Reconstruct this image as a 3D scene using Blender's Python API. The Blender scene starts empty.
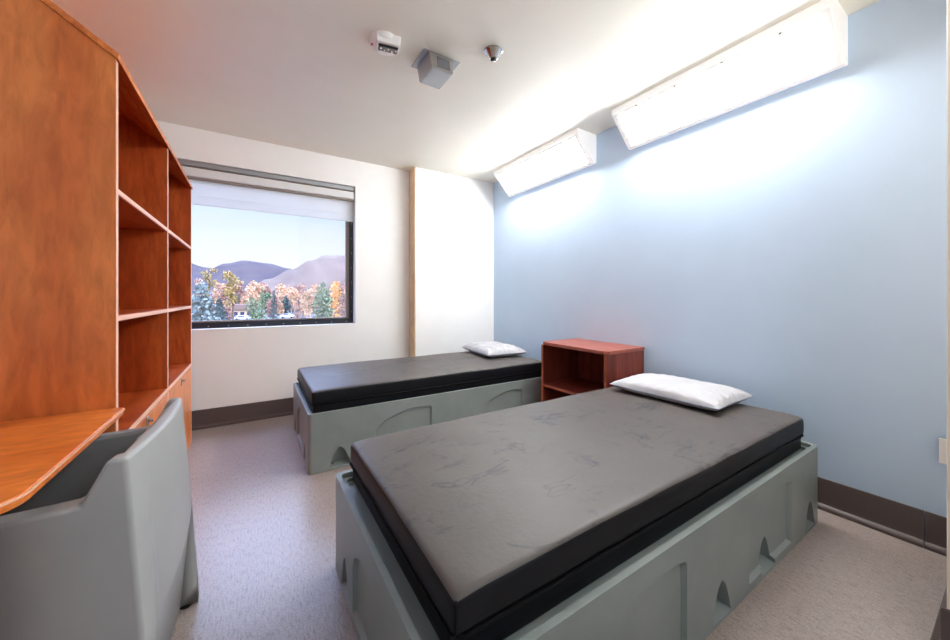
import bpy, bmesh, math, random
from mathutils import Vector, Matrix, noise
R = random.Random(7)
COL = bpy.context.scene.collection
XR, HC, YW, YB, XL = 2.54, 2.53, 3.76, 3.60, -1.02   # right wall, ceiling, window wall, bump face, left wall
EYE = 1.11

# ------------------------------------------------------------------ materials
def lin(c):
    return tuple(((x/255)/12.92 if x/255 <= .04045 else ((x/255+.055)/1.055)**2.4) for x in c) + (1,)
def newmat(name, rough=.5, spec=.5, metal=0, col=(128,128,128)):
    m = bpy.data.materials.new(name); m.use_nodes = True
    b = m.node_tree.nodes['Principled BSDF']
    b.inputs['Base Color'].default_value = lin(col)
    b.inputs['Roughness'].default_value = rough
    b.inputs['Specular IOR Level'].default_value = spec
    b.inputs['Metallic'].default_value = metal
    return m, m.node_tree.nodes, m.node_tree.links, b
def coords(n, l, scale, kind='Object'):
    tc = n.new('ShaderNodeTexCoord'); mp = n.new('ShaderNodeMapping')
    mp.inputs['Scale'].default_value = scale
    l.new(tc.outputs[kind], mp.inputs['Vector']); return mp.outputs['Vector']
def ntex(n, l, vec, scale, detail=4, rough=.55, dist=0):
    t = n.new('ShaderNodeTexNoise'); t.inputs['Scale'].default_value = scale
    t.inputs['Detail'].default_value = detail; t.inputs['Roughness'].default_value = rough
    t.inputs['Distortion'].default_value = dist
    l.new(vec, t.inputs['Vector']); return t.outputs['Fac']
def ramp(n, l, fac, stops):
    r = n.new('ShaderNodeValToRGB'); e = r.color_ramp.elements
    while len(e) < len(stops): e.new(.5)
    for i, (p, c) in enumerate(stops):
        e[i].position = p; e[i].color = lin(c) if len(c) == 3 else c
    l.new(fac, r.inputs['Fac']); return r.outputs['Color']
def mixc(n, l, fac, a, b, mode='MIX'):
    m = n.new('ShaderNodeMix'); m.data_type = 'RGBA'; m.blend_type = mode
    for s, v in ((m.inputs[0], fac), (m.inputs[6], a), (m.inputs[7], b)):
        if hasattr(v, 'links'): l.new(v, s)
        else: s.default_value = v
    return m.outputs[2]
def bump(n, l, b, h, strength=.2, dist=.01):
    bp = n.new('ShaderNodeBump'); bp.inputs['Strength'].default_value = strength
    bp.inputs['Distance'].default_value = dist
    l.new(h, bp.inputs['Height']); l.new(bp.outputs['Normal'], b.inputs['Normal'])

def paint(name, col, rough=.5, spec=.35, vary=3):
    m, n, l, b = newmat(name, rough, spec, 0, col)
    v = coords(n, l, (1,1,1))
    f = ntex(n, l, v, 3, 3)
    c2 = tuple(max(0, x-vary) for x in col)
    l.new(ramp(n, l, f, [(.35, c2), (.65, col)]), b.inputs['Base Color'])
    bump(n, l, b, ntex(n, l, v, 220, 2), .05, .002)
    return m
def wood(name, cols, scale, rough=.32, spec=.4, detail_scale=1.0):
    # scale: small along the grain, large across it
    m, n, l, b = newmat(name, rough, spec)
    v = coords(n, l, scale)
    big = ntex(n, l, v, .8*detail_scale, 3, .5, 2.6)
    fine = ntex(n, l, v, 14*detail_scale, 3, .6, .4)
    base = ramp(n, l, big, [(.30, cols[0]), (.44, cols[1]), (.56, cols[2]), (.72, cols[1])])
    streak = ramp(n, l, fine, [(.35, (214,206,200)), (.62, (255,255,255))])
    c = mixc(n, l, .8, base, streak, 'MULTIPLY')
    l.new(c, b.inputs['Base Color'])
    return m
CH = [(196,100,46), (214,118,58), (226,134,70)]
M = {}
M['wall_white'] = paint('white paint', (247,247,246), .55)
M['wall_blue'] = paint('pale blue paint', (203,225,250), .38, .4)
M['wall_cream'] = paint('cream paint', (236,222,205), .5)
M['ceiling'] = paint('ceiling paint', (245,242,230), .36, .45)
M['oak_strip'] = wood('light oak', [(238,206,164),(246,220,184),(248,226,194)], (6,6,.6), .5)
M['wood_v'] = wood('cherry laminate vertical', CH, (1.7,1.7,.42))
M['wood_shade'] = wood('cherry laminate interior shade', [(150,58,22), (180,78,32), (196,94,42)], (3.2,3.2,.7))  # darker copy of the cherry for the shaded inside of the bookcase
M['wood_h'] = wood('cherry laminate horizontal', CH, (3.2,.7,3.2), .26)
M['wood_desk'] = wood('cherry desktop', [(196,94,34), (214,112,46), (226,128,58)], (1.0,3.2,3.2), .3)
M['edge'] = newmat('cherry edge band with highlight', .3, .4, 0, (240,186,156))[0]  # paleness stands in for light catching the front edges
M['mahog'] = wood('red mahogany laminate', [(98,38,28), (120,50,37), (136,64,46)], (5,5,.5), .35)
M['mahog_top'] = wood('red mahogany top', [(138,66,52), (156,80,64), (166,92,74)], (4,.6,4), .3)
M['mahog_edge'] = wood('mahogany edge band', [(150,72,50),(164,84,58),(172,92,66)], (2,2,2), .35)

m, n, l, b = newmat('speckled sheet floor', .30, .5)
v = coords(n, l, (1,1,1)); vs = coords(n, l, (150,28,1))
f1 = ntex(n, l, v, 1.2, 3); f2 = ntex(n, l, vs, 1, 3, .7); f3 = ntex(n, l, v, 160, 2)
base = ramp(n, l, f1, [(.3, (160,147,142)), (.7, (174,162,158))])
st = ramp(n, l, f2, [(.30, (120,104,94)), (.46, (238,234,230)), (.62, (255,255,255))])
gr = ramp(n, l, f3, [(.35, (214,210,206)), (.6, (255,255,255))])
c = mixc(n, l, .55, base, st, 'MULTIPLY'); c = mixc(n, l, .7, c, gr, 'MULTIPLY')
l.new(c, b.inputs['Base Color']); bump(n, l, b, f3, .08, .002)
M['floor'] = m
M['base'] = paint('dark brown cove base', (82,70,68), .42, .4)
M['toe'] = paint('brown base toe', (112,88,78), .35, .5)

m, n, l, b = newmat('grey moulded plastic', .40, .45)
v = coords(n, l, (1,1,1))
l.new(ramp(n, l, ntex(n, l, v, 4, 4), [(.3, (128,137,135)), (.7, (140,148,146))]), b.inputs['Base Color'])
bump(n, l, b, ntex(n, l, v, 300, 2), .06, .002)
M['bed'] = m
m, n, l, b = newmat('grey chair plastic', .42, .45)
v = coords(n, l, (1,1,1))
l.new(ramp(n, l, ntex(n, l, v, 3, 4), [(.3, (156,158,160)), (.7, (168,169,168))]), b.inputs['Base Color'])
bump(n, l, b, ntex(n, l, v, 250, 2), .05, .002)
M['chair'] = m
M['rubber'] = newmat('black rubber', .6, .3, 0, (18,18,18))[0]

def vinyl(name, scuffs):
    m, n, l, b = newmat(name, .5, .4)
    v = coords(n, l, (1,1,1))
    a = ntex(n, l, v, 1.6, 4, .6)
    base = ramp(n, l, a, [(.3, (72,66,64)), (.7, (84,77,73))])
    vs = coords(n, l, (1.0,1.6,1))
    s1 = ntex(n, l, vs, 3.6, 7, .72, 1.2)
    # thin smear lines where a noise field crosses its middle value
    s2 = n.new('ShaderNodeMath'); s2.operation = 'SUBTRACT'; l.new(ntex(n, l, vs, 2.6, 4, .6, .8), s2.inputs[0]); s2.inputs[1].default_value = .5
    s3 = n.new('ShaderNodeMath'); s3.operation = 'ABSOLUTE'; l.new(s2.outputs[0], s3.inputs[0])
    line = ramp(n, l, s3.outputs[0], [(0.0, (1,1,1,1)), (.022, (0,0,0,1))])
    msk = ramp(n, l, s1, [(.50, (0,0,0,1)), (.60, (1,1,1,1))])
    sm = mixc(n, l, 1, line, msk, 'MULTIPLY')
    blot = ramp(n, l, ntex(n, l, vs, 5.0, 5, .7, .6), [(.58, (0,0,0,1)), (.70, (1,1,1,1))])
    allm = mixc(n, l, 1, sm, blot, 'ADD')
    fac = n.new('ShaderNodeMath'); fac.operation = 'MULTIPLY'; fac.use_clamp = True; fac.inputs[1].default_value = .75*scuffs
    l.new(allm, fac.inputs[0])
    l.new(mixc(n, l, fac.outputs[0], base, lin((34,36,44))), b.inputs['Base Color'])
    rr = n.new('ShaderNodeMapRange'); rr.inputs['To Min'].default_value = .40; rr.inputs['To Max'].default_value = .56
    l.new(ntex(n, l, v, 6, 5, .7), rr.inputs['Value']); l.new(rr.outputs[0], b.inputs['Roughness'])
    hb = mixc(n, l, .35, ntex(n, l, v, 5, 4, .6, .5), ntex(n, l, v, 60, 3))
    bump(n, l, b, hb, .16, .012)
    return m
M['vinyl'] = vinyl('mattress vinyl lit top tone', 1.0)  # top tone lightened for lamps and ceiling reflection above
M['vinyl_shade'] = newmat('black vinyl shaded side tone', .48, .22, 0, (19,20,25))[0]
M['seam'] = newmat('black seam', .6, .1, 0, (14,14,16))[0]
m, n, l, b = newmat('white pillow vinyl', .5, .3, 0, (184,183,187))
v = coords(n, l, (1,1,1)); bump(n, l, b, ntex(n, l, v, 9, 4, .6, .8), .35, .02)
M['pillow'] = m
M['piping'] = newmat('blue grey piping', .5, .3, 0, (150,160,185))[0]
M['white_metal'] = paint('white enamel', (240,239,237), .4, .4, 1)
M['housing'] = paint('white acrylic housing with added glow', (242,241,240), .4, .4, 1)
M['lens_white'] = paint('white acrylic lens rim', (242,242,242), .4, .4, 1)
for k_, e_ in (('lens_white', .22), ('housing', .30)):
    q_ = M[k_].node_tree.nodes['Principled BSDF']; q_.inputs['Emission Color'].default_value = (1,.99,.97,1); q_.inputs['Emission Strength'].default_value = e_  # faint glow added to brighten the housing and lens rim
M['steel'] = newmat('brushed steel', .32, .5, .9, (178,176,174))[0]
M['chrome'] = newmat('chrome', .12, .5, 1, (205,200,196))[0]
M['darkglass'] = newmat('smoked lens', .12, .6, 0, (104,104,108))[0]
M['black_frame'] = newmat('black window frame', .35, .5, 0, (30,32,40))[0]
M['bronze'] = newmat('bronze window sash', .45, .4, 0, (150,138,130))[0]
M['alu'] = newmat('grey aluminium', .35, .5, .6, (168,172,176))[0]
M['blind_box'] = newmat('white blind cassette', .5, .4, 0, (226,228,230))[0]
M['plastic_w'] = newmat('white plastic', .4, .4, 0, (242,240,238))[0]
M['red'] = newmat('red mark', .4, .4, 0, (214,120,124))[0]
m, n, l, b = newmat('blind fabric', .8, .2, 0, (232,230,224))
v = coords(n, l, (1,1,1)); f = ntex(n, l, v, 160, 2)
l.new(ramp(n, l, f, [(.4, (226,222,214)), (.6, (246,243,236))]), b.inputs['Base Color'])
b.inputs['Transmission Weight'].default_value = 0
tr = n.new('ShaderNodeBsdfTranslucent'); tr.inputs[0].default_value = (.85,.86,.85,1)
mx = n.new('ShaderNodeMixShader'); mx.inputs[0].default_value = .5
l.new(b.outputs[0], mx.inputs[1]); l.new(tr.outputs[0], mx.inputs[2]); l.new(mx.outputs[0], n['Material Output'].inputs[0])
M['fabric'] = m
def glass(name, haze, refl):
    m = bpy.data.materials.new(name); m.use_nodes = True; n = m.node_tree.nodes; l = m.node_tree.links
    n.clear(); o = n.new('ShaderNodeOutputMaterial')
    t = n.new('ShaderNodeBsdfTransparent'); t.inputs[0].default_value = (.97,.98,.99,1)
    g = n.new('ShaderNodeBsdfGlossy'); g.inputs['Roughness'].default_value = .02
    d = n.new('ShaderNodeBsdfDiffuse'); d.inputs[0].default_value = (.9,.9,.92,1)
    lw = n.new('ShaderNodeLayerWeight'); lw.inputs[0].default_value = refl
    a = n.new('ShaderNodeMixShader'); l.new(lw.outputs['Fresnel'], a.inputs[0]); l.new(t.outputs[0], a.inputs[1]); l.new(g.outputs[0], a.inputs[2])
    c = n.new('ShaderNodeMixShader'); c.inputs[0].default_value = haze
    l.new(a.outputs[0], c.inputs[1]); l.new(d.outputs[0], c.inputs[2]); l.new(c.outputs[0], o.inputs[0])
    return m
M['glass'] = glass('window glass', .02, .03)
M['glass2'] = glass('second pane with reflection haze', .09, .03)  # diffuse haze stands in for a reflection on this part of the glass
LAMP = 37.0
m = bpy.data.materials.new('lit diffuser'); m.use_nodes = True
b = m.node_tree.nodes['Principled BSDF']; b.inputs['Base Color'].default_value = (.9,.9,.9,1)
b.inputs['Emission Color'].default_value = (1.0,.99,.97,1); b.inputs['Emission Strength'].default_value = LAMP
M['diffuser'] = m

def foliage(name, a, c):
    m, n, l, b = newmat(name, .8, .2)
    v = coords(n, l, (1,1,1))
    l.new(ramp(n, l, ntex(n, l, v, 1.1, 4), [(.35, a), (.65, c)]), b.inputs['Base Color'])
    return m
M['spruce'] = foliage('blue spruce needles', (104,116,112), (150,158,152))
M['pine'] = foliage('pine needles in low sun', (120,112,70), (206,168,104))
M['green'] = foliage('green foliage', (98,116,84), (136,148,112))
M['teal'] = foliage('dark teal conifer', (62,80,78), (98,112,108))
M['autumn'] = foliage('pale autumn foliage', (178,136,104), (226,188,150))
M['orange'] = foliage('orange autumn foliage', (214,140,64), (246,190,112))
M['rust'] = foliage('rust foliage', (140,104,92), (190,148,128))
M['bark'] = foliage('bark', (96,76,62), (128,100,84))
def hillmat(name, a, c, s=.02):
    m, n, l, b = newmat(name, .95, .1)
    v = coords(n, l, (1,1,1))
    l.new(ramp(n, l, ntex(n, l, v, s, 8, .65), [(.35, a), (.65, c)]), b.inputs['Base Color'])
    return m
M['hill_blue'] = hillmat('distant blue purple slope', (62,54,60), (82,70,70))
M['hill_brown'] = hillmat('distant brown slope', (98,80,70), (118,98,86))
M['land'] = hillmat('pale car park asphalt', (92,92,90), (120,116,114), .05)
M['stucco'] = paint('tan stucco', (206,176,148), .8, .2)
M['roof'] = paint('brown roof', (140,112,100), .8, .2)
M['win_dark'] = newmat('dark window', .2, .5, 0, (60,66,80))[0]
M['car_w'] = newmat('white car paint', .25, .5, 0, (230,232,240))[0]
M['car_b'] = newmat('dark blue car paint', .25, .5, 0, (44,66,110))[0]
M['car_k'] = newmat('black car paint', .25, .5, 0, (34,34,40))[0]
M['car_r'] = newmat('rose grey car paint', .25, .5, 0, (190,168,180))[0]

# ------------------------------------------------------------------ helpers
def link(name, me, mat, parent=None, bevel=0, seg=2, smooth=True):
    o = bpy.data.objects.new(name, me); COL.objects.link(o)
    if mat: 
        me.materials.clear(); me.materials.append(mat)
    if parent: o.parent = parent
    if smooth:
        for p in me.polygons: p.use_smooth = True
        if not bevel:
            try: me.set_sharp_from_angle(angle=math.radians(35))
            except Exception: pass
    if bevel:
        md = o.modifiers.new('Bevel', 'BEVEL'); md.width = bevel; md.segments = seg
        md.limit_method = 'ANGLE'; md.angle_limit = math.radians(35)
        wn = o.modifiers.new('Normals', 'WEIGHTED_NORMAL'); wn.keep_sharp = True
    return o
def obj(name, bm, mat, parent=None, bevel=0, seg=2, smooth=True):
    bmesh.ops.recalc_face_normals(bm, faces=bm.faces)
    me = bpy.data.meshes.new(name); bm.to_mesh(me); bm.free()
    return link(name, me, mat, parent, bevel, seg, smooth)
def box(bm, x0, x1, y0, y1, z0, z1, mat=None):
    vs = [bm.verts.new((x, y, z)) for z in (z0, z1) for y in (y0, y1) for x in (x0, x1)]
    fs = [(0,1,3,2), (4,6,7,5), (0,4,5,1), (2,3,7,6), (0,2,6,4), (1,5,7,3)]
    for f in fs:
        fc = bm.faces.new([vs[i] for i in f])
        if mat is not None: fc.material_index = mat
    return vs
def B(x0, x1, y0, y1, z0, z1):
    bm = bmesh.new(); box(bm, x0, x1, y0, y1, z0, z1); return bm
def loft(bm, A, C):
    a = [bm.verts.new(p) for p in A]; c = [bm.verts.new(p) for p in C]; k = len(a)
    bm.faces.new(a); bm.faces.new(c[::-1])
    for i in range(k): bm.faces.new((a[i], a[(i+1) % k], c[(i+1) % k], c[i]))
def prism(poly, axis, lo, hi):
    """poly: 2D points; axis 1 -> (x,z) extruded along y; 2 -> (x,y) along z; 0 -> (y,z) along x"""
    bm = bmesh.new()
    def p3(p, t):
        return (p[0], t, p[1]) if axis == 1 else ((p[0], p[1], t) if axis == 2 else (t, p[0], p[1]))
    loft(bm, [p3(p, lo) for p in poly], [p3(p, hi) for p in poly]); return bm
def cyl(bm, p0, p1, r0, r1=None, seg=16, caps=True):
    r1 = r0 if r1 is None else r1
    p0 = Vector(p0); p1 = Vector(p1); d = (p1-p0).normalized()
    a = d.orthogonal().normalized(); c = d.cross(a)
    A = [bm.verts.new(p0+(a*math.cos(t)+c*math.sin(t))*r0) for t in [2*math.pi*i/seg for i in range(seg)]]
    D = [bm.verts.new(p1+(a*math.cos(t)+c*math.sin(t))*r1) for t in [2*math.pi*i/seg for i in range(seg)]]
    for i in range(seg): bm.faces.new((A[i], A[(i+1) % seg], D[(i+1) % seg], D[i]))
    if caps: bm.faces.new(A[::-1]); bm.faces.new(D)
def lathe(bm, prof, c, seg=32):
    rings = []
    for r, z in prof:
        rings.append([bm.verts.new((c[0]+r*math.cos(2*math.pi*i/seg), c[1]+r*math.sin(2*math.pi*i/seg), c[2]+z)) for i in range(seg)])
    for a, d in zip(rings, rings[1:]):
        for i in range(seg): bm.faces.new((a[i], a[(i+1) % seg], d[(i+1) % seg], d[i]))
    bm.faces.new(rings[0][::-1]); bm.faces.new(rings[-1])
def tube(bm, pts, r, closed=False, seg=6):
    n = len(pts); rings = []
    for i, p in enumerate(pts):
        p = Vector(p)
        a = Vector(pts[(i-1) % n]) if (closed or i > 0) else p
        c = Vector(pts[(i+1) % n]) if (closed or i < n-1) else p
        d = (c-a).normalized(); u = d.cross(Vector((0,0,1)))
        if u.length < 1e-3: u = Vector((1,0,0))
        u.normalize(); w = d.cross(u)
        rings.append([bm.verts.new(p+(u*math.cos(2*math.pi*k/seg)+w*math.sin(2*math.pi*k/seg))*r) for k in range(seg)])
    m = n if closed else n-1
    for i in range(m):
        a = rings[i]; c = rings[(i+1) % n]
        for k in range(seg): bm.faces.new((a[k], a[(k+1) % seg], c[(k+1) % seg], c[k]))
    if not closed: bm.faces.new(rings[0][::-1]); bm.faces.new(rings[-1])
def thing(name, label, cat, loc=(0,0,0), rz=0, group=None):
    o = bpy.data.objects.new(name, None); COL.objects.link(o); o.empty_display_size = .1
    o.location = loc; o.rotation_euler = (0,0,rz); tag(o, label, cat, group); return o
def tag(o, label, cat, group=None):
    o['label'] = label; o['category'] = cat
    if group: o['group'] = group
    return o
def struct(o): o['kind'] = 'structure'; return o
def shift(bm, dx, dy, dz=0):
    for v in bm.verts: v.co += Vector((dx, dy, dz))
    return bm
def boolean(base, cutters):
    """base and cutters are bmeshes; returns a mesh with the cutters cut away"""
    def tmp(bm):
        bmesh.ops.recalc_face_normals(bm, faces=bm.faces)
        me = bpy.data.meshes.new('t'); bm.to_mesh(me); bm.free()
        o = bpy.data.objects.new('t', me); COL.objects.link(o); return o
    bo = tmp(base); cs = [tmp(c) for c in cutters]
    for c in cs:
        md = bo.modifiers.new('b', 'BOOLEAN'); md.operation = 'DIFFERENCE'; md.solver = 'EXACT'; md.object = c
    dg = bpy.context.evaluated_depsgraph_get(); dg.update()
    me = bpy.data.meshes.new_from_object(bo.evaluated_get(dg))
    for o in cs+[bo]:
        d = o.data; bpy.data.objects.remove(o); bpy.data.meshes.remove(d)
    return me
def rbox(dx, dy, dz, r, step=.03, f=None):
    """rounded box centred in x,y with its base at z=0; f displaces each point"""
    def ts(h):
        inner = h-r; k = max(2, int(2*inner/step)); a = [-h, -h+r*.25, -h+r*.6]
        a += [-inner+2*inner*i/k for i in range(k+1)]; return a+[h-r*.6, h-r*.25, h]
    hx, hy, hz = dx/2, dy/2, dz/2; bm = bmesh.new()
    X, Y, Z = ts(hx), ts(hy), ts(hz)
    def face(P, Q, fn):
        g = [[bm.verts.new(fn(p, q)) for q in Q] for p in P]
        for i in range(len(P)-1):
            for j in range(len(Q)-1): bm.faces.new((g[i][j], g[i+1][j], g[i+1][j+1], g[i][j+1]))
    for s in (-1, 1):
        face(X, Y, lambda p, q: (p, q, s*hz)); face(X, Z, lambda p, q: (p, s*hy, q)); face(Y, Z, lambda p, q: (s*hx, p, q))
    bmesh.ops.remove_doubles(bm, verts=bm.verts, dist=1e-5)
    for v in bm.verts:
        p = v.co; c = Vector((max(-hx+r, min(hx-r, p.x)), max(-hy+r, min(hy-r, p.y)), max(-hz+r, min(hz-r, p.z))))
        d = p-c
        if d.length > 1e-9: p = c+d.normalized()*r
        v.co = p+Vector((0,0,hz))
        if f: v.co = f(v.co)
    return bm

# ------------------------------------------------------------------ room shell
YF, XJ, YBK = .145, 1.80, -1.35     # end of the front return wall, its corner, wall behind the entry
struct(obj('floor', B(XL-.1, XR+.1, YBK-.1, YW+.15, -.1, 0), M['floor'], smooth=False))
struct(obj('ceiling', B(XL-.1, XR+.1, YBK-.1, YW+.3, HC, HC+.1), M['ceiling'], smooth=False))
struct(obj('wall_right', B(XR, XR+.12, YF-.1, YW+.3, 0, HC), M['wall_blue'], smooth=False))
M['wall_side'] = paint('grey white paint', (196,201,208), .55)
struct(obj('wall_left', B(XL-.12, XL, YBK, YW+.3, 0, HC), M['wall_side'], smooth=False))
struct(obj('wall_entry', B(XL-.12, XR+.12, YBK-.12, YBK, 0, HC), M['wall_side'], smooth=False))
struct(obj('wall_front', B(XJ, XR+.12, YBK, YF, 0, HC), M['wall_cream'], bevel=.004))
WX0, WX1, WZ0, WZ1, WT = -.72, .893, .835, 2.258, .16
bm = bmesh.new()      # window wall, one mesh with an opening
xs = [XL, WX0, WX1, XR]; zs = [0, WZ0, WZ1, HC]
for y in (YW, YW+WT):
    g = [[bm.verts.new((x, y, z)) for z in zs] for x in xs]
    for i in range(3):
        for j in range(3):
            if not (i == 1 and j == 1): bm.faces.new((g[i][j], g[i+1][j], g[i+1][j+1], g[i][j+1]))
    if y == YW: g0 = g
for a, c in (((1,1),(2,1)), ((2,1),(2,2)), ((2,2),(1,2)), ((1,2),(1,1)), ((0,0),(3,0)), ((3,0),(3,3)), ((3,3),(0,3)), ((0,3),(0,0))):
    try: bm.faces.new((g0[a[0]][a[1]], g0[c[0]][c[1]], g[c[0]][c[1]], g[a[0]][a[1]]))
    except ValueError: pass
struct(obj('wall_back', bm, M['wall_white'], smooth=False))
struct(obj('wall_back_column', B(1.497, XR, YB, YW, 0, HC), M['wall_white'], bevel=.003))
struct(obj('trim_1', B(1.484, 1.497, YB-.006, YW, 0, HC), M['oak_strip'], bevel=.002))
def baseboard(name, pts, mat=M['base']):
    """pts: (x,y) along the wall face, inside to the left of travel; a cove base with a projecting toe"""
    prof = [(0,.155), (.007,.155), (.009,.150), (.009,.040), (.014,.026), (.030,.017), (.034,.010), (.034,0), (0,0)]
    bm = bmesh.new(); P = [Vector(p) for p in pts]; rows = []
    for i, p in enumerate(P):
        d0 = (P[i]-P[i-1]).normalized() if i else (P[1]-P[0]).normalized()
        d1 = (P[i+1]-P[i]).normalized() if i < len(P)-1 else d0
        n0 = Vector((-d0.y, d0.x)); n1 = Vector((-d1.y, d1.x)); nn = (n0+n1).normalized(); k = 1/max(.3, nn.dot(n0))
        rows.append([bm.verts.new((p.x+nn.x*o*k, p.y+nn.y*o*k, z)) for o, z in prof])
    for a, c in zip(rows, rows[1:]):
        for i in range(len(prof)-1): bm.faces.new((a[i], a[i+1], c[i+1], c[i]))
    bm.faces.new(rows[0]); bm.faces.new(rows[-1][::-1])
    return struct(obj(name, bm, mat))
e = .0008
baseboard('baseboard_right', [(XR-e, YF), (XR-e, .262)])
baseboard('baseboard_right', [(XR-e, .264), (XR-e, YB-e)])
baseboard('baseboard_back', [(XR-.05, YB-e), (1.484-e, YB-e)])
baseboard('baseboard_back', [(1.484-e, YW-e), (XL, YW-e)])
baseboard('baseboard_front', [(XJ-e, YBK), (XJ-e, YF+e), (XR-.04, YF+e)])

# ------------------------------------------------------------------ window
fr_y = YW+.095
w = obj('window_1', B(WX0, WX1, fr_y, YW+WT-.002, WZ0, WZ0+.052), M['black_frame'], bevel=.003); struct(w)
bm = bmesh.new(); box(bm, WX1-.040, WX1, fr_y, YW+WT-.002, WZ0+.052, WZ1)
box(bm, WX0, WX0+.04, fr_y, YW+WT-.002, WZ0+.052, WZ1); box(bm, WX0+.04, WX1-.04, fr_y, YW+WT-.002, WZ1-.06, WZ1)
obj('window_frame', bm, M['black_frame'], w, .003)
bm = bmesh.new(); y0, y1 = fr_y+.012, fr_y+.045
box(bm, WX1-.072, WX1-.0405, y0, y1, WZ0+.053, WZ1-.061); box(bm, WX0+.0405, WX0+.072, y0, y1, WZ0+.053, WZ1-.061)
box(bm, WX0+.072, WX1-.072, y0, y1, WZ0+.053, WZ0+.066); box(bm, WX0+.072, WX1-.072, y0, y1, WZ1-.09, WZ1-.061)
obj('window_sash', bm, M['bronze'], w, .002)
obj('pane', B(WX0+.072, .378, fr_y+.030, fr_y+.034, WZ0+.066, WZ1-.09), M['glass'], w, smooth=False)
obj('pane', B(.378, WX1-.072, fr_y+.024, fr_y+.028, WZ0+.066, WZ1-.09), M['glass2'], w, smooth=False)
bm = bmesh.new()
for i in range(9):
    z = WZ0+.12+i*.155; cyl(bm, (WX1-.018, fr_y-.002, z), (WX1-.018, fr_y+.003, z), .0045, seg=8)
for i in range(11):
    x = WX1-.07-i*.145; cyl(bm, (x, fr_y-.002, WZ0+.018), (x, fr_y+.003, WZ0+.018), .005, seg=8)
obj('frame_screws', bm, M['steel'], w)
bl = thing('roller_blind', 'white roller blind pulled part way down over the top of the window', 'blind', (0, YW+.05, WZ1))
def blx(z0, z1, y0, y1, n, mt, bv=.003): return obj(n, B(WX0+.006, WX1-.006, y0, y1, z0-WZ1, z1-WZ1), mt, bl, bv)
blx(2.216, 2.2575, -.03, .04, 'head_rail', M['alu'])
blx(2.192, 2.216, -.012, .03, 'rail_groove', M['bronze'])
blx(2.128, 2.200, -.038, -.013, 'cassette', M['blind_box'], .006)
blx(2.108, 2.128, -.022, .03, 'cassette_slot', M['bronze'])
bm = bmesh.new(); box(bm, WX0+.012, WX1-.010, .000, .0035, 1.97-WZ1, 2.108-WZ1); obj('blind_fabric', bm, M['fabric'], bl)
bm = bmesh.new(); box(bm, WX0+.012, WX1-.010, -.006, .008, 1.897-WZ1, 1.975-WZ1); obj('hem_bar', bm, M['fabric'], bl, .004)

# ------------------------------------------------------------------ wall lights
def wall_light(y0, y1, label):
    t = thing('wall_light', label, 'light', (XR, (y0+y1)/2, 2.275), 0, 'white wedge wall lights')
    h = (y1-y0)/2
    P = [(-.0005,.2545), (-.0005,.004), (-.034,0), (-.240,.214), (-.240,.2545)]
    a = Vector((-.034,0)); c = Vector((-.240,.214)); d = (c-a).normalized(); nrm = Vector((-d.y, d.x))
    if nrm.x > 0: nrm = -nrm
    def q(s, o): p = a.lerp(c, s)+nrm*o; return (p.x, p.y)
    obj('housing', prism(P, 1, -h, h), M['housing'], t, .005)
    bm = prism([q(.015,.0012), q(.985,.0012), q(.985,.006), q(.015,.006)], 1, -h+.012, h-.012)
    obj('lens_frame', bm, M['lens_white'], t, .002)
    bm = prism([q(.085,.004), q(.915,.004), q(.915,.0085), q(.085,.0085)], 1, -h+.045, h-.045)
    obj('diffuser', bm, M['diffuser'], t, .002)
    for k in range(4):
        bm = bmesh.new(); y = -h+.2+k*(2*h-.4)/3; p = q(.95, .006); p2 = q(.95, .009); cyl(bm, (p[0], y, p[1]), (p2[0], y, p2[1]), .006, seg=8)
        obj('lens_clip', bm, M['steel'], t)
    return t
wall_light(.503, 1.712, 'large bright wedge wall light nearer the camera, upper right of the picture')
wall_light(2.043, 3.262, 'smaller-looking bright wedge wall light farther off beside the white column')

# ------------------------------------------------------------------ ceiling devices
t = thing('smoke_alarm_strobe', 'round white ceiling alarm with a clear strobe window', 'alarm', (.615, 1.925, HC), math.radians(-12))
bm = bmesh.new(); lathe(bm, [(.084,-.0005), (.084,-.012), (.078,-.026), (.060,-.034), (.02,-.036)], (0,0,0)); obj('base', bm, M['plastic_w'], t)
bm = bmesh.new(); loft(bm, [(-.052,-.075,-.001), (.082,-.075,-.001), (.082,.02,-.001), (-.052,.02,-.001)], [(-.048,-.068,-.052), (.077,-.068,-.052), (.077,.008,-.046), (-.048,.008,-.046)])
hd = obj('strobe_housing', bm, M['plastic_w'], t, .006)
bm = bmesh.new(); loft(bm, [(-.036,-.045,-.0465), (.068,-.045,-.0465), (.068,.005,-.0445), (-.036,.005,-.0445)], [(-.034,-.041,-.060), (.066,-.041,-.060), (.066,.002,-.056), (-.034,.002,-.056)])
obj('strobe_lens', bm, M['darkglass'], hd, .003)
bm = bmesh.new(); box(bm, -.036, .068, -.050, -.045, -.061, -.052); obj('lens_shade', bm, M['black_frame'], hd)
bm = bmesh.new()
for k in range(5): cyl(bm, (-.022+k*.020, -.03+(k%2)*.014, -.0585), (-.022+k*.020, -.03+(k%2)*.014, -.0635), .006, .004, 8)
obj('reflector', bm, M['chrome'], hd)
bm = bmesh.new(); cyl(bm, (-.066,.0,-.028), (-.066,.0,-.0335), .008, seg=12); obj('indicator', bm, M['red'], t)
t = thing('ceiling_camera_housing', 'square stainless steel camera box hanging from the ceiling', 'camera', (.935, 1.935, HC))
bm = bmesh.new(); box(bm, -.115, .122, -.085, .108, -.005, -.0005); obj('mounting_plate', bm, M['alu'], t, .002)
bm = bmesh.new(); loft(bm, [(-.085,-.085,-.005), (.075,-.085,-.005), (.075,.09,-.005), (-.085,.09,-.005)], [(-.072,-.098,-.10), (.066,-.098,-.10), (.066,.082,-.10), (-.072,.082,-.10)])
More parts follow.
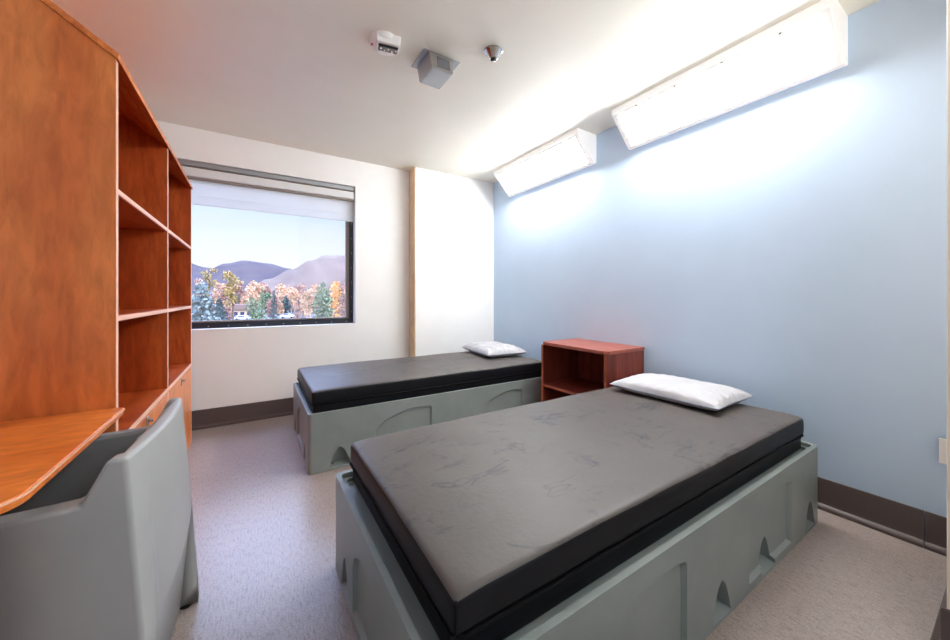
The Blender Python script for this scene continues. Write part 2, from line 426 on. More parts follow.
bx = obj('box', bm, M['steel'], t, .004)
bm = bmesh.new(); loft(bm, [(-.035,-.0865,-.022), (.048,-.0865,-.022), (.048,-.0955,-.084), (-.035,-.0955,-.084)], [(-.035,-.0895,-.022), (.048,-.0895,-.022), (.048,-.0985,-.084), (-.035,-.0985,-.084)])
obj('window', bm, M['darkglass'], bx, .001)
bm = bmesh.new(); box(bm, -.0665, .0605, -.0925, .0765, -.1035, -.0995); obj('bottom_cover', bm, M['alu'], t, .002)
t = thing('sprinkler_head', 'small chrome cone sprinkler head on the ceiling', 'sprinkler', (1.170, 1.665, HC))
bm = bmesh.new(); lathe(bm, [(.052,-.0005), (.053,-.004), (.048,-.007), (.024,-.044), (.019,-.047)], (0,0,0)); obj('cone', bm, M['chrome'], t)
bm = bmesh.new(); lathe(bm, [(.016,-.046), (.016,-.052), (.0135,-.053)], (0,0,0), 20); obj('nozzle', bm, M['rubber'], t)
bm = bmesh.new(); lathe(bm, [(.008,-.0525), (.009,-.058), (.005,-.060)], (0,0,0), 16); obj('bulb', bm, M['chrome'], t)

# ------------------------------------------------------------------ wall plate at the right edge
t = thing('wall_outlet_plate', 'outlet box coloured with a lit front and shaded sides low on the blue wall at the right picture edge', 'outlet', (XR, .197, .445))
obj('back_box', B(-.022, -.0005, -.030, .024, -.052, .052), M['black_frame'], t, .002)  # dark sides and bright front put the fall of light into the colours
obj('plate', B(-.026, -.0222, -.032, .026, -.054, .054), M['plastic_w'], t, .0015)

# ------------------------------------------------------------------ beds
BL, BW, BH = 2.085, .98, .376
def arch_panel(cx, w, hl, hr, z0, n=16):
    """asymmetric arched outline: low left shoulder, crown near the right side"""
    x0, x1 = cx-w/2, cx+w/2; pts = [(x0, z0), (x1, z0), (x1, hr-.012), (x1-.012, hr)]
    for i in range(1, n+1):
        u = i/n; x = x1-.012-(w-.012)*u
        z = hr+.012*math.sin(min(1, u*1.5)*math.pi) - (hr-hl)*(1-math.sqrt(max(0, 1-u**2.6)))
        pts.append((x, z))
    return pts
def notch_outline(cx, w, h, z0, n=7):
    pts = [(cx-w/2, z0), (cx+w/2, z0)]
    for i in range(1, n+1): u = i/n; pts.append((cx+w/2*(1-u)**.55*(1 if u < 1 else 0), z0+(h-z0)*u))
    for i in range(1, n): u = 1-i/n; pts.append((cx-w/2*(1-u)**.55, z0+(h-z0)*u))
    return pts
def bed_mesh():
    hx, hy = BL/2, BW/2; r = .022
    def rr(hx, hy, r):
        P = []
        for sx, sy, a0 in ((1,1,0), (-1,1,90), (-1,-1,180), (1,-1,270)):
            for k in range(5):
                a = math.radians(a0+k*22.5); P.append((sx*(hx-r)+r*math.cos(a), sy*(hy-r)+r*math.sin(a)))
        return P
    base = bmesh.new()
    loft(base, [(x, y, 0) for x, y in rr(hx, hy, r)], [(x, y, BH) for x, y in rr(hx, hy, r)])
    cut = []
    def c2(hx, hy, r, z0, z1):
        bm = bmesh.new(); loft(bm, [(x, y, z0) for x, y in rr(hx, hy, r)], [(x, y, z1) for x, y in rr(hx, hy, r)]); return bm
    cut.append(c2(hx-.019, hy-.019, .018, BH-.018, BH+.1))
    cut.append(c2(hx-.036, hy-.036, .02, .345, BH+.05))
    def side(outl, depth, inset, place, drop=0):
        cx = sum(p[0] for p in outl)/len(outl); z0 = min(p[1] for p in outl)
        A = [(x, -.02, z) for x, z in outl]; C = []
        for x, z in outl:
            k = inset; xx = x+(k if x < cx-1e-4 else (-k if x > cx+1e-4 else 0)); zz = z+drop if z <= z0+1e-6 else z-inset
            C.append((xx, depth, zz))
        # first ring starts outside the face and keeps its outline to the face
        bm = bmesh.new(); a = [bm.verts.new(place(*p)) for p in A]; b0 = [bm.verts.new(place(p[0], 0, p[2])) for p in A]; c = [bm.verts.new(place(*p)) for p in C]; k = len(a)
        bm.faces.new(a); bm.faces.new(c[::-1])
        for s, t2 in ((a, b0), (b0, c)):
            for i in range(k): bm.faces.new((s[i], s[(i+1) % k], t2[(i+1) % k], t2[i]))
        return bm
    fr = lambda x, d, z: (x, -hy+d, z)
    bk = lambda x, d, z: (-x, hy-d, z)
    el = lambda x, d, z: (-hx+d, -x, z)
    er = lambda x, d, z: (hx-d, x, z)
    L0 = .285+hx     # world x of the bed centre when the left end is at .285
    panels = [(.694+1.134)/2-L0, (1.575+1.998)/2-L0]
    notches = [.475-L0, .90-L0, 1.355-L0, 1.752-L0, 2.238-L0]
    for pl in (fr, bk):
        for p in panels: cut.append(side(arch_panel(p, .43, .175, .300, .032), .016, .008, pl, .011))
        for q in notches: cut.append(side(notch_outline(q, .135, .142, .012), .060, .006, pl, .018))
    for pl in (el, er):
        cut.append(side(arch_panel(0, .36, .185, .300, .032), .016, .008, pl, .011))
        for q in (-.30, .30): cut.append(side(notch_outline(q, .11, .145, .012), .050, .006, pl, .018))
    return boolean(base, cut), notches
me_bed, notches = bed_mesh()
def bed(x, y, label):
    t = thing('platform_bed', label, 'bed', (x+BL/2, y+BW/2, 0), 0, 'grey moulded platform beds')
    link('bed_frame', me_bed, M['bed'], t, .0055, 3)
    for q in notches:
        bm = bmesh.new(); cyl(bm, (q-.045, -BW/2+.012, .030), (q-.045, -BW/2+.020, .034), .0055, seg=10)
        o = obj('anchor_bolt', bm, M['chrome'], t)
    return t
bed(.285, .57, 'grey moulded plastic platform bed in the foreground, nearest the camera')
bed(.285, 2.40, 'grey moulded plastic platform bed farther off, below the window wall')
ML, MW = 2.005, .905
def mattress(cx, cy, label, seed):
    t = thing('mattress', label, 'mattress', (cx, cy, .345), 0, 'black vinyl mattresses')
    off = Vector((seed*3.1, seed*7.7, 0))
    def f(p):
        q = p.copy()
        ex = min(1, (ML/2-abs(p.x))/.30); ey = min(1, (MW/2-abs(p.y))/.22)
        w = noise.noise(Vector((p.x*2.2, p.y*3.0, 0))+off)*.004 + noise.noise(Vector((p.x*7, p.y*6, 1))+off)*.0015
        if p.z > .05:
            q.z += w - .003*(1-ex)*(1-ex) - .002*(1-ey)*(1-ey)
            k = max(0, 1-math.hypot(ML/2-abs(p.x), MW/2-abs(p.y))/.09); q.z -= .005*k*k
        s = noise.noise(Vector((p.x*6+p.y*5, p.z*22, 4))+off)*.0022
        if abs(p.x) > ML/2-.03: q.x += s
        if abs(p.y) > MW/2-.03: q.y += s
        return q
    obj('mattress_base', rbox(ML-.020, MW-.020, .080, .012, .08), M['vinyl_shade'], t)
    bm = rbox(ML, MW, .097, .021, .030, f); shift(bm, 0, 0, .072)
    cov = obj('cover', bm, M['vinyl'], t)
    # cover sides darker than the top: light from above put into the colour
    cov.data.materials.append(M['vinyl_shade'])
    for p in cov.data.polygons:
        if p.normal.z < .55: p.material_index = 1
    bm = bmesh.new(); hx, hy = ML/2-.001, MW/2-.001; pts = []
    for (a, c) in (((-hx,-hy),(hx,-hy)), ((hx,-hy),(hx,hy)), ((hx,hy),(-hx,hy)), ((-hx,hy),(-hx,-hy))):
        for k in range(24): u = .015+.97*k/23; pts.append((a[0]+(c[0]-a[0])*u, a[1]+(c[1]-a[1])*u, .0755+.0012*math.sin(k*1.7)))
    tube(bm, pts, .0055, True); obj('zipper_flap', bm, M['seam'], t)
    for sx in (-1, 1):
        for sy in (-1, 1):
            bm = bmesh.new(); k = .0075; tube(bm, [(sx*(ML/2-k), sy*(MW/2-k), .078), (sx*(ML/2-k), sy*(MW/2-k), .105), (sx*(ML/2-k), sy*(MW/2-k), .143)], .003)
            obj('corner_seam', bm, M['seam'], t)
    return t
mattress(.337+ML/2, .615+MW/2, 'black vinyl mattress with scuffed top tinted brownish for reflected light on the nearest bed', 1)
mattress(.312+ML/2, 2.440+MW/2, 'black vinyl mattress on the far bed, bluish sheen at its window end', 5)

def pillow(cx, cy, z, lx, ly, h, rz, label, seed):
    t = thing('pillow', label, 'pillow', (cx, cy, z), rz, 'white vinyl pillows')
    N = 44; bm = bmesh.new(); rows = {}
    off = Vector((seed*5.3, seed, 0)); zm = h*.36
    def P(i, j, s):
        u = -1+2*i/N; v = -1+2*j/N
        pin = 1-.055*(1-u*u)*abs(v)**3; pin2 = 1-.06*(1-v*v)*abs(u)**3     # edges draw in, corners stay out
        x = u*lx/2*pin2; y = v*ly/2*pin
        e = (max(0, 1-abs(u)**2.6)*max(0, 1-abs(v)**3.4))**.42
        ed = max(abs(u), abs(v))
        wr = (noise.noise(Vector((x*9, y*9, s))+off)*.006 + noise.noise(Vector((x*14, y*14, s+3))+off)*(.016 if seed == 3 else .002))*e
        rad = math.sin(math.atan2(v, u)*22+3*noise.noise(Vector((u*2, v*2, 9))+off))*(.010 if seed == 3 else .0055+.006*max(0, -v))*max(0, (ed-.45)/.55)*(1-ed**8)
        crn = max(0, abs(u*v)-.55)
        if s > 0: zz = zm+(h-zm)*e+wr+rad*(e+.15)+crn*.01
        else: zz = zm-(zm)*min(1, e*1.15)+rad*.25*e
        return Vector((x, y, max(.0005, zz)))
    for s in (1, -1):
        g = [[None]*(N+1) for _ in range(N+1)]
        for i in range(N+1):
            for j in range(N+1):
                edge = i in (0, N) or j in (0, N)
                if s < 0 and edge: g[i][j] = rows[(i, j)]
                else:
                    g[i][j] = bm.verts.new(P(i, j, s))
                    if edge: rows[(i, j)] = g[i][j]
        for i in range(N):
            for j in range(N): bm.faces.new((g[i][j], g[i+1][j], g[i+1][j+1], g[i][j+1]))
    ring = [(i, 0) for i in range(N)]+[(N, j) for j in range(N)]+[(N-i, N) for i in range(N)]+[(0, N-j) for j in range(N)]
    pts = [rows[k].co.copy() for k in ring]
    o = obj('pillowcase', bm, M['pillow'], t)
    for p in o.data.polygons: p.use_smooth = True
    b2 = bmesh.new(); tube(b2, pts[::1], .0022, True, 5); obj('piping', b2, M['piping'], t)
    return t
pillow(2.150, 1.145, .5155, .43, .62, .097, math.radians(1), 'smooth white vinyl pillow with blue piping on the nearest bed', 1)
pillow(2.135, 3.045, .5155, .44, .62, .105, math.radians(-6), 'crumpled white vinyl pillow on the far bed near the column', 3)

# ------------------------------------------------------------------ nightstand
NX0, NX1, NY0, NY1, NZ = 2.085, 2.532, 1.590, 2.262, .728
t = thing('nightstand', 'red-brown open nightstand standing between the two beds', 'nightstand', (NX0, NY0, 0))
def nb(name, x0, x1, y0, y1, z0, z1, mt, bv=.0015): return obj(name, shift(B(x0, x1, y0, y1, z0, z1), -NX0, -NY0), mt, t, bv)
T = .022
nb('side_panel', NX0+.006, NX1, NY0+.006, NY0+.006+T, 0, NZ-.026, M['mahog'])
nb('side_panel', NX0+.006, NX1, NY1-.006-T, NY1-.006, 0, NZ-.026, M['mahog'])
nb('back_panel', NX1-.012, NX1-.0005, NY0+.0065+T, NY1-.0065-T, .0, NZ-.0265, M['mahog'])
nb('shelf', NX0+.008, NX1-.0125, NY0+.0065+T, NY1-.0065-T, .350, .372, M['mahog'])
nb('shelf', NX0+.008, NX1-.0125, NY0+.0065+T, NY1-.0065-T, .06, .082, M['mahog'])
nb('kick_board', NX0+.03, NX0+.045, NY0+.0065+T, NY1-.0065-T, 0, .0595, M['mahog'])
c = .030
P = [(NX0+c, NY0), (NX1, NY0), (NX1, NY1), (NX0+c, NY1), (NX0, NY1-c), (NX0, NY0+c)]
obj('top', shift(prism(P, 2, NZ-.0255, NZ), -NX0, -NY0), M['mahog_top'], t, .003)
for y in (NY0+.006, NY1-.006-T): nb('edge_band', NX0+.0045, NX0+.0058, y, y+T, 0, NZ-.027, M['mahog_edge'], 0)
nb('edge_band', NX0+.0062, NX0+.0078, NY0+.007+T, NY1-.007-T, .350, .372, M['mahog_edge'], 0)

# ------------------------------------------------------------------ bookcase
FX, BX, Y0, YM, Y1, ZT = -.403, XL+.006, 1.690, 2.556, 3.425, 1.955
SL = .708
t = thing('bookcase', 'tall cherry-wood bookcase with a sloping top, four shelves and drawers', 'bookcase', (FX, Y0, 0))
def kb(name, bm, mt, bv=.0012, par=None): return obj(name, shift(bm, -FX, -Y0), mt, par or t, bv)
zt = lambda x: ZT-.022+(FX-x)*SL
def side(y0, y1, name, mt, x0=BX, x1=FX-.0015, cut=0): return kb(name, prism([(x0, 0), (x1, 0), (x1, zt(x1)-cut), (x0, zt(x0)-cut)], 1, y0, y1), mt)
side(Y0, Y0+.022, 'side_panel', M['wood_v']); side(Y1-.022, Y1, 'side_panel', M['wood_shade'])
side(YM-.011, YM+.011, 'divider', M['wood_shade'], BX+.0125)
a = math.atan(SL)
kb('top_panel', prism([(BX, zt(BX)+.0005), (FX+.008, zt(FX+.008)+.0005), (FX+.008, zt(FX+.008)+.024), (BX, zt(BX)+.026)], 1, Y0-.006, Y1+.004), M['wood_h'], .002)
kb('back_panel', prism([(BX, .02), (BX+.012, .02), (BX+.012, zt(BX+.012)-.001), (BX, zt(BX)-.001)], 1, Y0+.0225, Y1-.0225), M['wood_shade'], 0)
for y0, y1 in ((Y0+.0225, YM-.0115), (YM+.0115, Y1-.0225)):
    for z in (1.492, 1.046):
        kb('shelf', B(BX+.0125, FX-.0022, y0, y1, z-.022, z), M['wood_shade'])
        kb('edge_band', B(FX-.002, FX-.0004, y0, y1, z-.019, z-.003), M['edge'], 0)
    kb('bottom_shelf', B(BX+.0125, FX-.0022, y0, y1, .585, .607), M['wood_shade'])
    kb('edge_band', B(FX-.002, FX-.0004, y0, y1, .585, .607), M['edge'], 0)
    d = kb('drawer', B(FX-.021, FX-.0005, y0+.002, y1-.002, .168, .580), M['wood_v'], .002)
    yc = (y0+y1)/2+(.0 if y0 < 2 else -.02)
    yc = 2.105 if y0 < 2 else 2.985
    h = kb('lock', B(FX-.0004, FX+.004, yc-.016, yc+.016, .530, .585-.008), M['steel'], .002, d)
    kb('latch', B(FX+.0042, FX+.020, yc-.009, yc+.004, .552, .566), M['chrome'], .003, d)
    kb('base_panel', B(FX-.021, FX-.0005, y0+.002, y1-.002, .0, .160), M['wood_v'], .002)
for y in (Y0, YM-.011, Y1-.022): kb('edge_band', B(FX-.0013, FX, y, y+.022, 0, ZT-.024), M['edge'], 0)

# ------------------------------------------------------------------ desk
DX, DY0, DY1, DZ = -.378, .990, Y0-.0075, .730
t = thing('desk', 'orange cherry-wood desk with rounded corner against the bookcase side', 'desk', (DX, DY0, 0))
def arc(cx, cy, r, a0, a1, n=8): return [(cx+r*math.cos(math.radians(a0+(a1-a0)*i/n)), cy+r*math.sin(math.radians(a0+(a1-a0)*i/n))) for i in range(n+1)]
rr_ = .075; r2 = .02
P = [(XL+.006, DY0), *arc(DX-rr_, DY0+rr_, rr_, -90, 0), *arc(DX-r2, DY1-r2, r2, 0, 90, 4), (XL+.006, DY1)]
obj('desktop', shift(prism(P, 2, DZ-.023, DZ), -DX, -DY0), M['wood_desk'], t, .003)
P2 = P[1:-1]
def offs(P, o):
    out = []
    for i, p in enumerate(P):
        a = Vector(P[max(0, i-1)]); c = Vector(P[min(len(P)-1, i+1)]); d = (c-a).normalized(); out.append((p[0]+d.y*o, p[1]-d.x*o))
    return out
strip = bmesh.new(); A = offs(P2, .0004); C = offs(P2, .0028)
for z0, z1 in ((DZ-.0075, DZ-.0028),):
    va = [[strip.verts.new((x-DX, y-DY0, z)) for x, y in A] for z in (z0, z1)]; vc = [[strip.verts.new((x-DX, y-DY0, z)) for x, y in C] for z in (z0, z1)]
    for i in range(len(A)-1):
        strip.faces.new((vc[0][i], vc[0][i+1], vc[1][i+1], vc[1][i])); strip.faces.new((va[1][i], va[1][i+1], vc[1][i+1], vc[1][i])); strip.faces.new((va[0][i], va[0][i+1], vc[0][i+1], vc[0][i])); strip.faces.new((va[0][i], va[0][i+1], va[1][i+1], va[1][i]))
obj('edge_band', strip, M['edge'], t)  # thin pale line painted as a highlight along the desk rim
obj('end_panel', shift(B(XL+.006, -.405, DY0+.015, DY0+.037, 0, DZ-.0235), -DX, -DY0), M['wood_v'], t, .002)
obj('back_panel', shift(B(XL+.006, XL+.028, DY0+.0375, DY1-.001, .25, DZ-.0235), -DX, -DY0), M['wood_v'], t, .002)

# ------------------------------------------------------------------ chair
CW = .277     # half width at mid height
t = thing('chair', 'grey moulded plastic chair pushed under the desk', 'chair', (-.432, 1.366, 0), math.radians(-2.2))
def chair_mesh():
    base = bmesh.new(); NY = 12
    def prof(y):       # y in -1..1 ; returns (x,z) outline, local x (back outer at about +.22)
        bu = .022*(1-y*y)
        return [(.250+bu*.3, 0), (.232+bu, .33), (.202+bu, .751), (.168+bu, .751), (.128, .664), (-.250, .652), (-.290, 0)]
    rows = []
    for i in range(NY+1):
        y = -1+2*i/NY; P = prof(y)
        rows.append([base.verts.new((x, y*(CW+.016*(1-z/.75)), z)) for x, z in P])
    for a, c in zip(rows, rows[1:]):
        k = len(a)
        for i in range(k): base.faces.new((a[i], a[(i+1) % k], c[(i+1) % k], c[i]))
    base.faces.new(rows[0]); base.faces.new(rows[-1][::-1])
    cut = []
    # seat hollow: narrower at the bottom
    def ring(x0, x1, hy, z): return [(x0, -hy, z), (x1, -hy, z), (x1, hy, z), (x0, hy, z)]
    bm = bmesh.new(); A = ring(-.50, .112, .205, .405); C = ring(-.50, .205, .243, .85)
    loft(bm, A, C); cut.append(bm)
    # recess low on the outer back, deeper toward the floor
    bm = bmesh.new()
    A = [(.36,-.235,-.05), (.196,-.235,-.05), (.232,-.220,.330), (.36,-.220,.330)]; C = [(.36,.258,-.05), (.196,.258,-.05), (.232,.250,.375), (.36,.250,.375)]
    loft(bm, A, C); cut.append(bm)
    # opening under the seat at the front
    bm = bmesh.new(); loft(bm, [(-.45,-.22,-.02), (.10,-.22,-.02), (.10,.22,-.02), (-.45,.22,-.02)], [(-.45,-.18,.30), (.08,-.18,.30), (.08,.18,.30), (-.45,.18,.30)]); cut.append(bm)
    bm = bmesh.new(); box(bm, -.6, .6, -.6, .6, -.1, .007); cut.append(bm)
    return boolean(base, cut)
ch_ = link('chair_shell', chair_mesh(), M['chair'], t, .010, 4); md_ = ch_.modifiers['Bevel']; md_.use_clamp_overlap = False; md_.limit_method = 'WEIGHT'
bm = bmesh.new(); bm.from_mesh(ch_.data); lay = bm.edges.layers.float.get('bevel_weight_edge') or bm.edges.layers.float.new('bevel_weight_edge')
for ed in bm.edges:      # round the upper edges and the outer corners, leave the recess and the underside crisp
    za, zb = (v_.co.z for v_ in ed.verts)
    if len(ed.link_faces) == 2 and ed.calc_face_angle(0) > .6 and (min(za, zb) > .39 or (all(abs(v_.co.y) > .272 for v_ in ed.verts) and max(za, zb) > .1)): ed[lay] = 1
bm.to_mesh(ch_.data); bm.free()
for x, y in ((.215,-.268), (.215,.268), (-.255,-.268), (-.255,.268)):
    bm = bmesh.new(); cyl(bm, (x, y, 0), (x, y, .0068), .018); obj('glide', bm, M['rubber'], t)

# ------------------------------------------------------------------ outdoors
fw = Vector((.532,.847,0)).normalized(); rt = Vector((fw.y,-fw.x,0))
def at(u, w, z=0):       # a point at image column u and depth w
    p = fw*w+rt*((u-475)/352*w); return Vector((p.x, p.y, z))
GZ = -6.0
o = obj('ground', B(-700, 900, 9, 1400, GZ-1, GZ), M['land'], smooth=False); struct(o)
def hill(name, label, ridge, dist, depth, mat):
    """ridge: (x/y, height/y) control points; a real mound with a front and a back slope"""
    bm = bmesh.new(); n = 70; m_ = 16; g = []
    x0, x1 = ridge[0][0], ridge[-1][0]
    for i in range(n+1):
        k = x0+(x1-x0)*i/n
        for (a, ha), (c, hc) in zip(ridge, ridge[1:]):
            if a <= k <= c: u = (k-a)/(c-a); u = u*u*(3-2*u); h = ha+(hc-ha)*u; break
        top = EYE+h*dist; row = []
        for j in range(m_+1):
            s = -1+2*j/m_; q = (1-abs(s)**1.3)
            y = dist+s*depth; x = k*dist
            z = GZ-2+(top-GZ+2)*q + noise.noise(Vector((x*.012, y*.012, 0)))*14*q*(1-q)*2 + noise.noise(Vector((x*.03, y*.03, 3)))*5*q*(1-q) + noise.noise(Vector((x*.02, 0, 7)))*1.2*q
            row.append(bm.verts.new((x, y, z)))
        g.append(row)
    for i in range(n):
        for j in range(m_): bm.faces.new((g[i][j], g[i+1][j], g[i+1][j+1], g[i][j+1]))
    o = obj(name, bm, mat); tag(o, label, 'hill'); return o
hill('hill', 'small blue hill at the far left of the window view', [(-.40,-.005), (-.22,.074), (-.14,.082), (-.09,.067), (-.02,.03), (.05,-.005)], 780, 240, M['hill_blue'])
hill('hill', 'rounded purple-blue hill in the middle of the window view', [(-.22,-.005), (-.10,.055), (-.055,.078), (-.018,.0865), (.03,.083), (.075,.072), (.12,.055), (.25,-.005)], 640, 200, M['hill_blue'])
hill('hill', 'long brown hill rising at the right of the window view', [(-.04,-.005), (.03,.045), (.08,.070), (.125,.095), (.162,.111), (.215,.113), (.30,.10), (.5,-.005)], 520, 170, M['hill_brown'])

def crown_mesh(kind, h, r, seed):
    rnd = random.Random(seed); bm = bmesh.new()
    def leaf(p, s):
        a = Vector((rnd.uniform(-1,1), rnd.uniform(-1,1), rnd.uniform(-1,1))).normalized(); c = a.orthogonal().normalized()*s; d = a.cross(c)*.8
        bm.faces.new([bm.verts.new(p+q) for q in (c, d, -c, -d)])
    if kind == 'cone':
        tiers = 11
        for k in range(tiers):
            f = k/tiers; z = h*(.10+.90*f); rad = r*(1-f)**.85+.05*r
            for _ in range(int(330*(1-f)+30)):
                a = rnd.uniform(0, 6.283); q = rad*rnd.uniform(.3,1.05)
                leaf(Vector((math.cos(a)*q, math.sin(a)*q, z-(q/rad)*h*.055+rnd.uniform(-.02,.03)*h)), r*rnd.uniform(.05,.10))
    elif kind == 'pine':
        for k in range(12):
            c = Vector((rnd.uniform(-.55,.55)*r, rnd.uniform(-.55,.55)*r, h*(.42+.5*k/11))); rr2 = r*rnd.uniform(.45,.7)
            for _ in range(70):
                d = Vector((rnd.gauss(0,1), rnd.gauss(0,1), rnd.gauss(0,.55))).normalized()*rr2*rnd.uniform(.4,1)
                leaf(c+d, r*rnd.uniform(.08,.15))
    else:
        cs = [(Vector((rnd.uniform(-.45,.45)*r, rnd.uniform(-.45,.45)*r, h*(.16+.70*k/9))), r*rnd.uniform(.5,.8)) for k in range(10)]
        for c, rr2 in cs:
            for _ in range(80):
                d = Vector((rnd.gauss(0,1), rnd.gauss(0,1), rnd.gauss(0,1))).normalized()*rr2*rnd.uniform(.6,1)
                d.z *= max(1, h*.09/rr2)
                leaf(c+d, r*rnd.uniform(.10,.18))
    return bm
def tree(kind, u, vtop, w, halfpx, mt, name, label, group):
    top = EYE+(297-vtop)/352*w; h = top-GZ; r = halfpx/352*w
    t = thing(name, label, 'tree', tuple(at(u, w, GZ)), 0, group)
    obj('foliage', crown_mesh(kind, h, r, int(u*31+w)), M[mt], t, smooth=False)
    bm = bmesh.new(); cyl(bm, (0,0,0), (0,0,h*(.9 if kind != 'round' else .6)), r*.10+.08, .05, 8)
    if kind != 'cone':
        for k in range(4):
            a = k*1.7; cyl(bm, (0,0,h*(.35+.1*k)), (math.cos(a)*r*.6, math.sin(a)*r*.6, h*(.55+.1*k)), .08, .03, 5)
    obj('trunk', bm, M['bark'], t)
    return t
TV = 'trees seen through the window'
tree('cone', 201, 277, 42, 24, 'spruce', 'spruce_tree', 'large pale blue spruce filling the lower left of the window view', TV)
tree('cone', 219, 296, 60, 12, 'teal', 'spruce_tree', 'lower blue-green spruce just right of the large pale spruce', TV)
tree('pine', 209, 265, 75, 6.5, 'pine', 'pine_tree', 'tall golden pine standing above the blue spruce against the hill', TV)
tree('pine', 233, 270, 85, 8.5, 'pine', 'pine_tree', 'leaning golden pine in front of the middle hill', TV)
tree('round', 226, 286, 95, 7, 'rust', 'tree', 'rust-brown bare tree left of the tan building', TV)
tree('round', 218, 281, 122, 6, 'autumn', 'tree', 'pale orange tree between the two golden pines', TV)
tree('round', 197, 275, 90, 5, 'autumn', 'tree', 'pale orange tree at the left edge of the window view', TV)
tree('cone', 262, 284, 70, 6, 'green', 'conifer', 'green conifer right of the tan building', TV)
tree('cone', 274, 286, 60, 6, 'teal', 'conifer', 'dark teal conifer at the middle of the window view', TV)
tree('round', 255, 297, 65, 7, 'green', 'tree', 'round green bush-like tree below the green conifer', TV)
tree('round', 325, 291, 80, 11, 'green', 'tree', 'broad blue-green tree on the right of the window view', TV)
tree('pine', 323, 281, 100, 6, 'green', 'pine_tree', 'dark green pine above the broad green tree', TV)
tree('round', 335, 279, 90, 6.5, 'orange', 'tree', 'bright orange tree by the right window edge', TV)
tree('round', 345, 292, 75, 6, 'rust', 'tree', 'rusty tree cut off by the right window frame', TV)
tree('round', 309, 287, 110, 6, 'autumn', 'tree', 'pale tan tree left of the broad green tree', TV)
tree('round', 297, 303, 85, 4, 'rust', 'tree', 'low rusty tree behind the dark blue car', TV)
row = [(240,283,150), (249,286,160), (257,281,170), (268,285,165), (280,283,155), (288,286,160), (299,284,170), (316,285,165), (228,284,168), (343,283,160)]
for i, (u, v, w) in enumerate(row):
    tree('round', u, v, w+26+(i % 2)*14, 7, 'autumn' if i % 3 else 'rust', 'tree', 'pale autumn tree in the distant row below the hills', 'distant autumn tree row')
rb = random.Random(5)
for i, u in enumerate([196, 204, 211, 222, 234, 246, 252, 266, 272, 279, 285, 293, 303, 309, 314, 331, 338, 347]):
    tree('round', u, rb.uniform(287, 297), (126 if not 226 < u < 252 else 140)+(i % 4)*11, 6, ('autumn','green','rust','autumn','teal','autumn')[i % 6], 'tree', 'low bushy tree in the crowded middle distance outside', 'crowded middle distance trees')
p = at(239, 118, GZ)
t = thing('building', 'low tan building with brown roof among the trees outside', 'building', tuple(p), math.radians(-10))
obj('wall', B(-4.2, 4.2, 0, 8, 0, 2.9), M['stucco'], t, smooth=False)
obj('roof', prism([(-4.8, 2.9), (4.8, 2.9), (3.6, 4.6), (-3.6, 4.6)], 1, -.6, 8.6), M['roof'], t)
for k in range(4): obj('window', B(-3.4+k*1.9, -2.3+k*1.9, -.05, .02, 1.0, 2.1), M['win_dark'], t, smooth=False)
def car(u, w, mt, rz, label):
    t = thing('car', label, 'car', tuple(at(u, w, GZ)), math.radians(rz), 'cars parked outside')
    P = [(-2.2,.35), (2.2,.35), (2.25,.7), (1.9,.88), (1.1,.98), (.55,1.42), (-.9,1.45), (-1.6,1.02), (-2.2,.95)]
    obj('body', prism(P, 1, -.85, .85), M[mt], t, .06)
    obj('glazing', prism([(-1.35,1.02), (.95,1.02), (.5,1.36), (-.85,1.39)], 1, -.87, .87), M['win_dark'], t)
    for x in (-1.4, 1.4):
        for y in (-.8, .8):
            bm = bmesh.new(); cyl(bm, (x, y-.09, .33), (x, y+.09, .33), .33, seg=16); obj('wheel', bm, M['rubber'], t)
for a in [(217,104,'car_w',-25,'white car parked left, right of the blue spruce'), (231,112,'car_b',-30,'dark blue car parked next to the leftmost white car'),
          (243,108,'car_w',-20,'white car parked in front of the tan building'), (256,116,'car_k',-28,'black car parked below the green conifer'),
          (288,118,'car_w',-25,'white car parked left of the large dark blue car'), (305,100,'car_b',-28,'dark blue car parked in the open lot on the right'),
          (319,106,'car_k',-28,'black car parked just behind the dark blue car'), (337,100,'car_r',-28,'rose-grey car parked near the right window edge')]: car(*a)

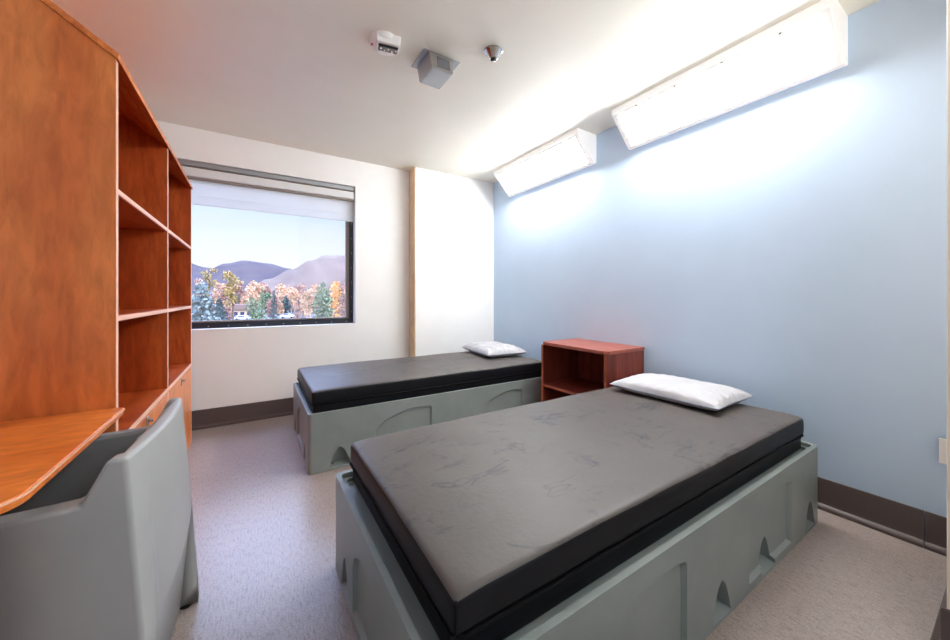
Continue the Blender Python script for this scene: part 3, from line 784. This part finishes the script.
# ------------------------------------------------------------------ light
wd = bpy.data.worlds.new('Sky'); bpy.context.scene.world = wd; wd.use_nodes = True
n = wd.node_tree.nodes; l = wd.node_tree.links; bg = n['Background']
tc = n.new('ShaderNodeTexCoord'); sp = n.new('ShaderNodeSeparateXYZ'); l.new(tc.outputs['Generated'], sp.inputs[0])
sky = ramp(n, l, sp.outputs['Z'], [(.0, (.84,.82,.80,1)), (.12, (.72,.77,.81,1)), (.25, (.48,.62,.77,1)), (.42, (3.6,4.6,7.4,1)), (1.0, (3.6,4.9,8.4,1))])  # unseen upper sky made far brighter and bluer to light the room
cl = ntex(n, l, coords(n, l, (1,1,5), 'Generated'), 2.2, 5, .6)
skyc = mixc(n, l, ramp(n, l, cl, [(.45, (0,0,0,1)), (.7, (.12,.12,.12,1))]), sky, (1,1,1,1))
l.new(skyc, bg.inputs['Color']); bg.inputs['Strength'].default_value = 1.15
sl = bpy.data.lights.new('low_sun', 'SUN'); sl.energy = 1.6; sl.angle = math.radians(1); sl.color = (1,.80,.58)
so = bpy.data.objects.new('low_sun', sl); COL.objects.link(so)
so.rotation_euler = Vector((-.80,.52,-.30)).to_track_quat('-Z', 'Y').to_euler()

al = bpy.data.lights.new('entry_fill_light', 'POINT'); al.shadow_soft_size = .30; al.energy = 26; al.color = (.90,.95,1)  # added fill lamp without a fixture, brightens surfaces facing the camera
ao = bpy.data.objects.new('entry_fill_light', al); COL.objects.link(ao); ao.location = (1.0,-.60,HC-.34)

# ------------------------------------------------------------------ camera
cd = bpy.data.cameras.new('camera'); co = bpy.data.objects.new('camera', cd); COL.objects.link(co)
co.location = (0,0,EYE); co.rotation_euler = fw.to_track_quat('-Z', 'Y').to_euler()
cd.sensor_fit = 'HORIZONTAL'; cd.sensor_width = 36; cd.lens = 352/950*36; cd.shift_y = -23/950; cd.clip_start = .02; cd.clip_end = 3000
sc = bpy.context.scene; sc.camera = co
vs = sc.view_settings; vs.view_transform = 'Standard'; vs.look = 'None'; vs.exposure = .28; vs.gamma = 1; vs.use_curve_mapping = False
try:
    sc.cycles.use_denoising = True; sc.cycles.max_bounces = 10; sc.cycles.diffuse_bounces = 6; sc.cycles.caustics_reflective = False; sc.cycles.caustics_refractive = False
    sc.cycles.sample_clamp_indirect = 6
except Exception: pass
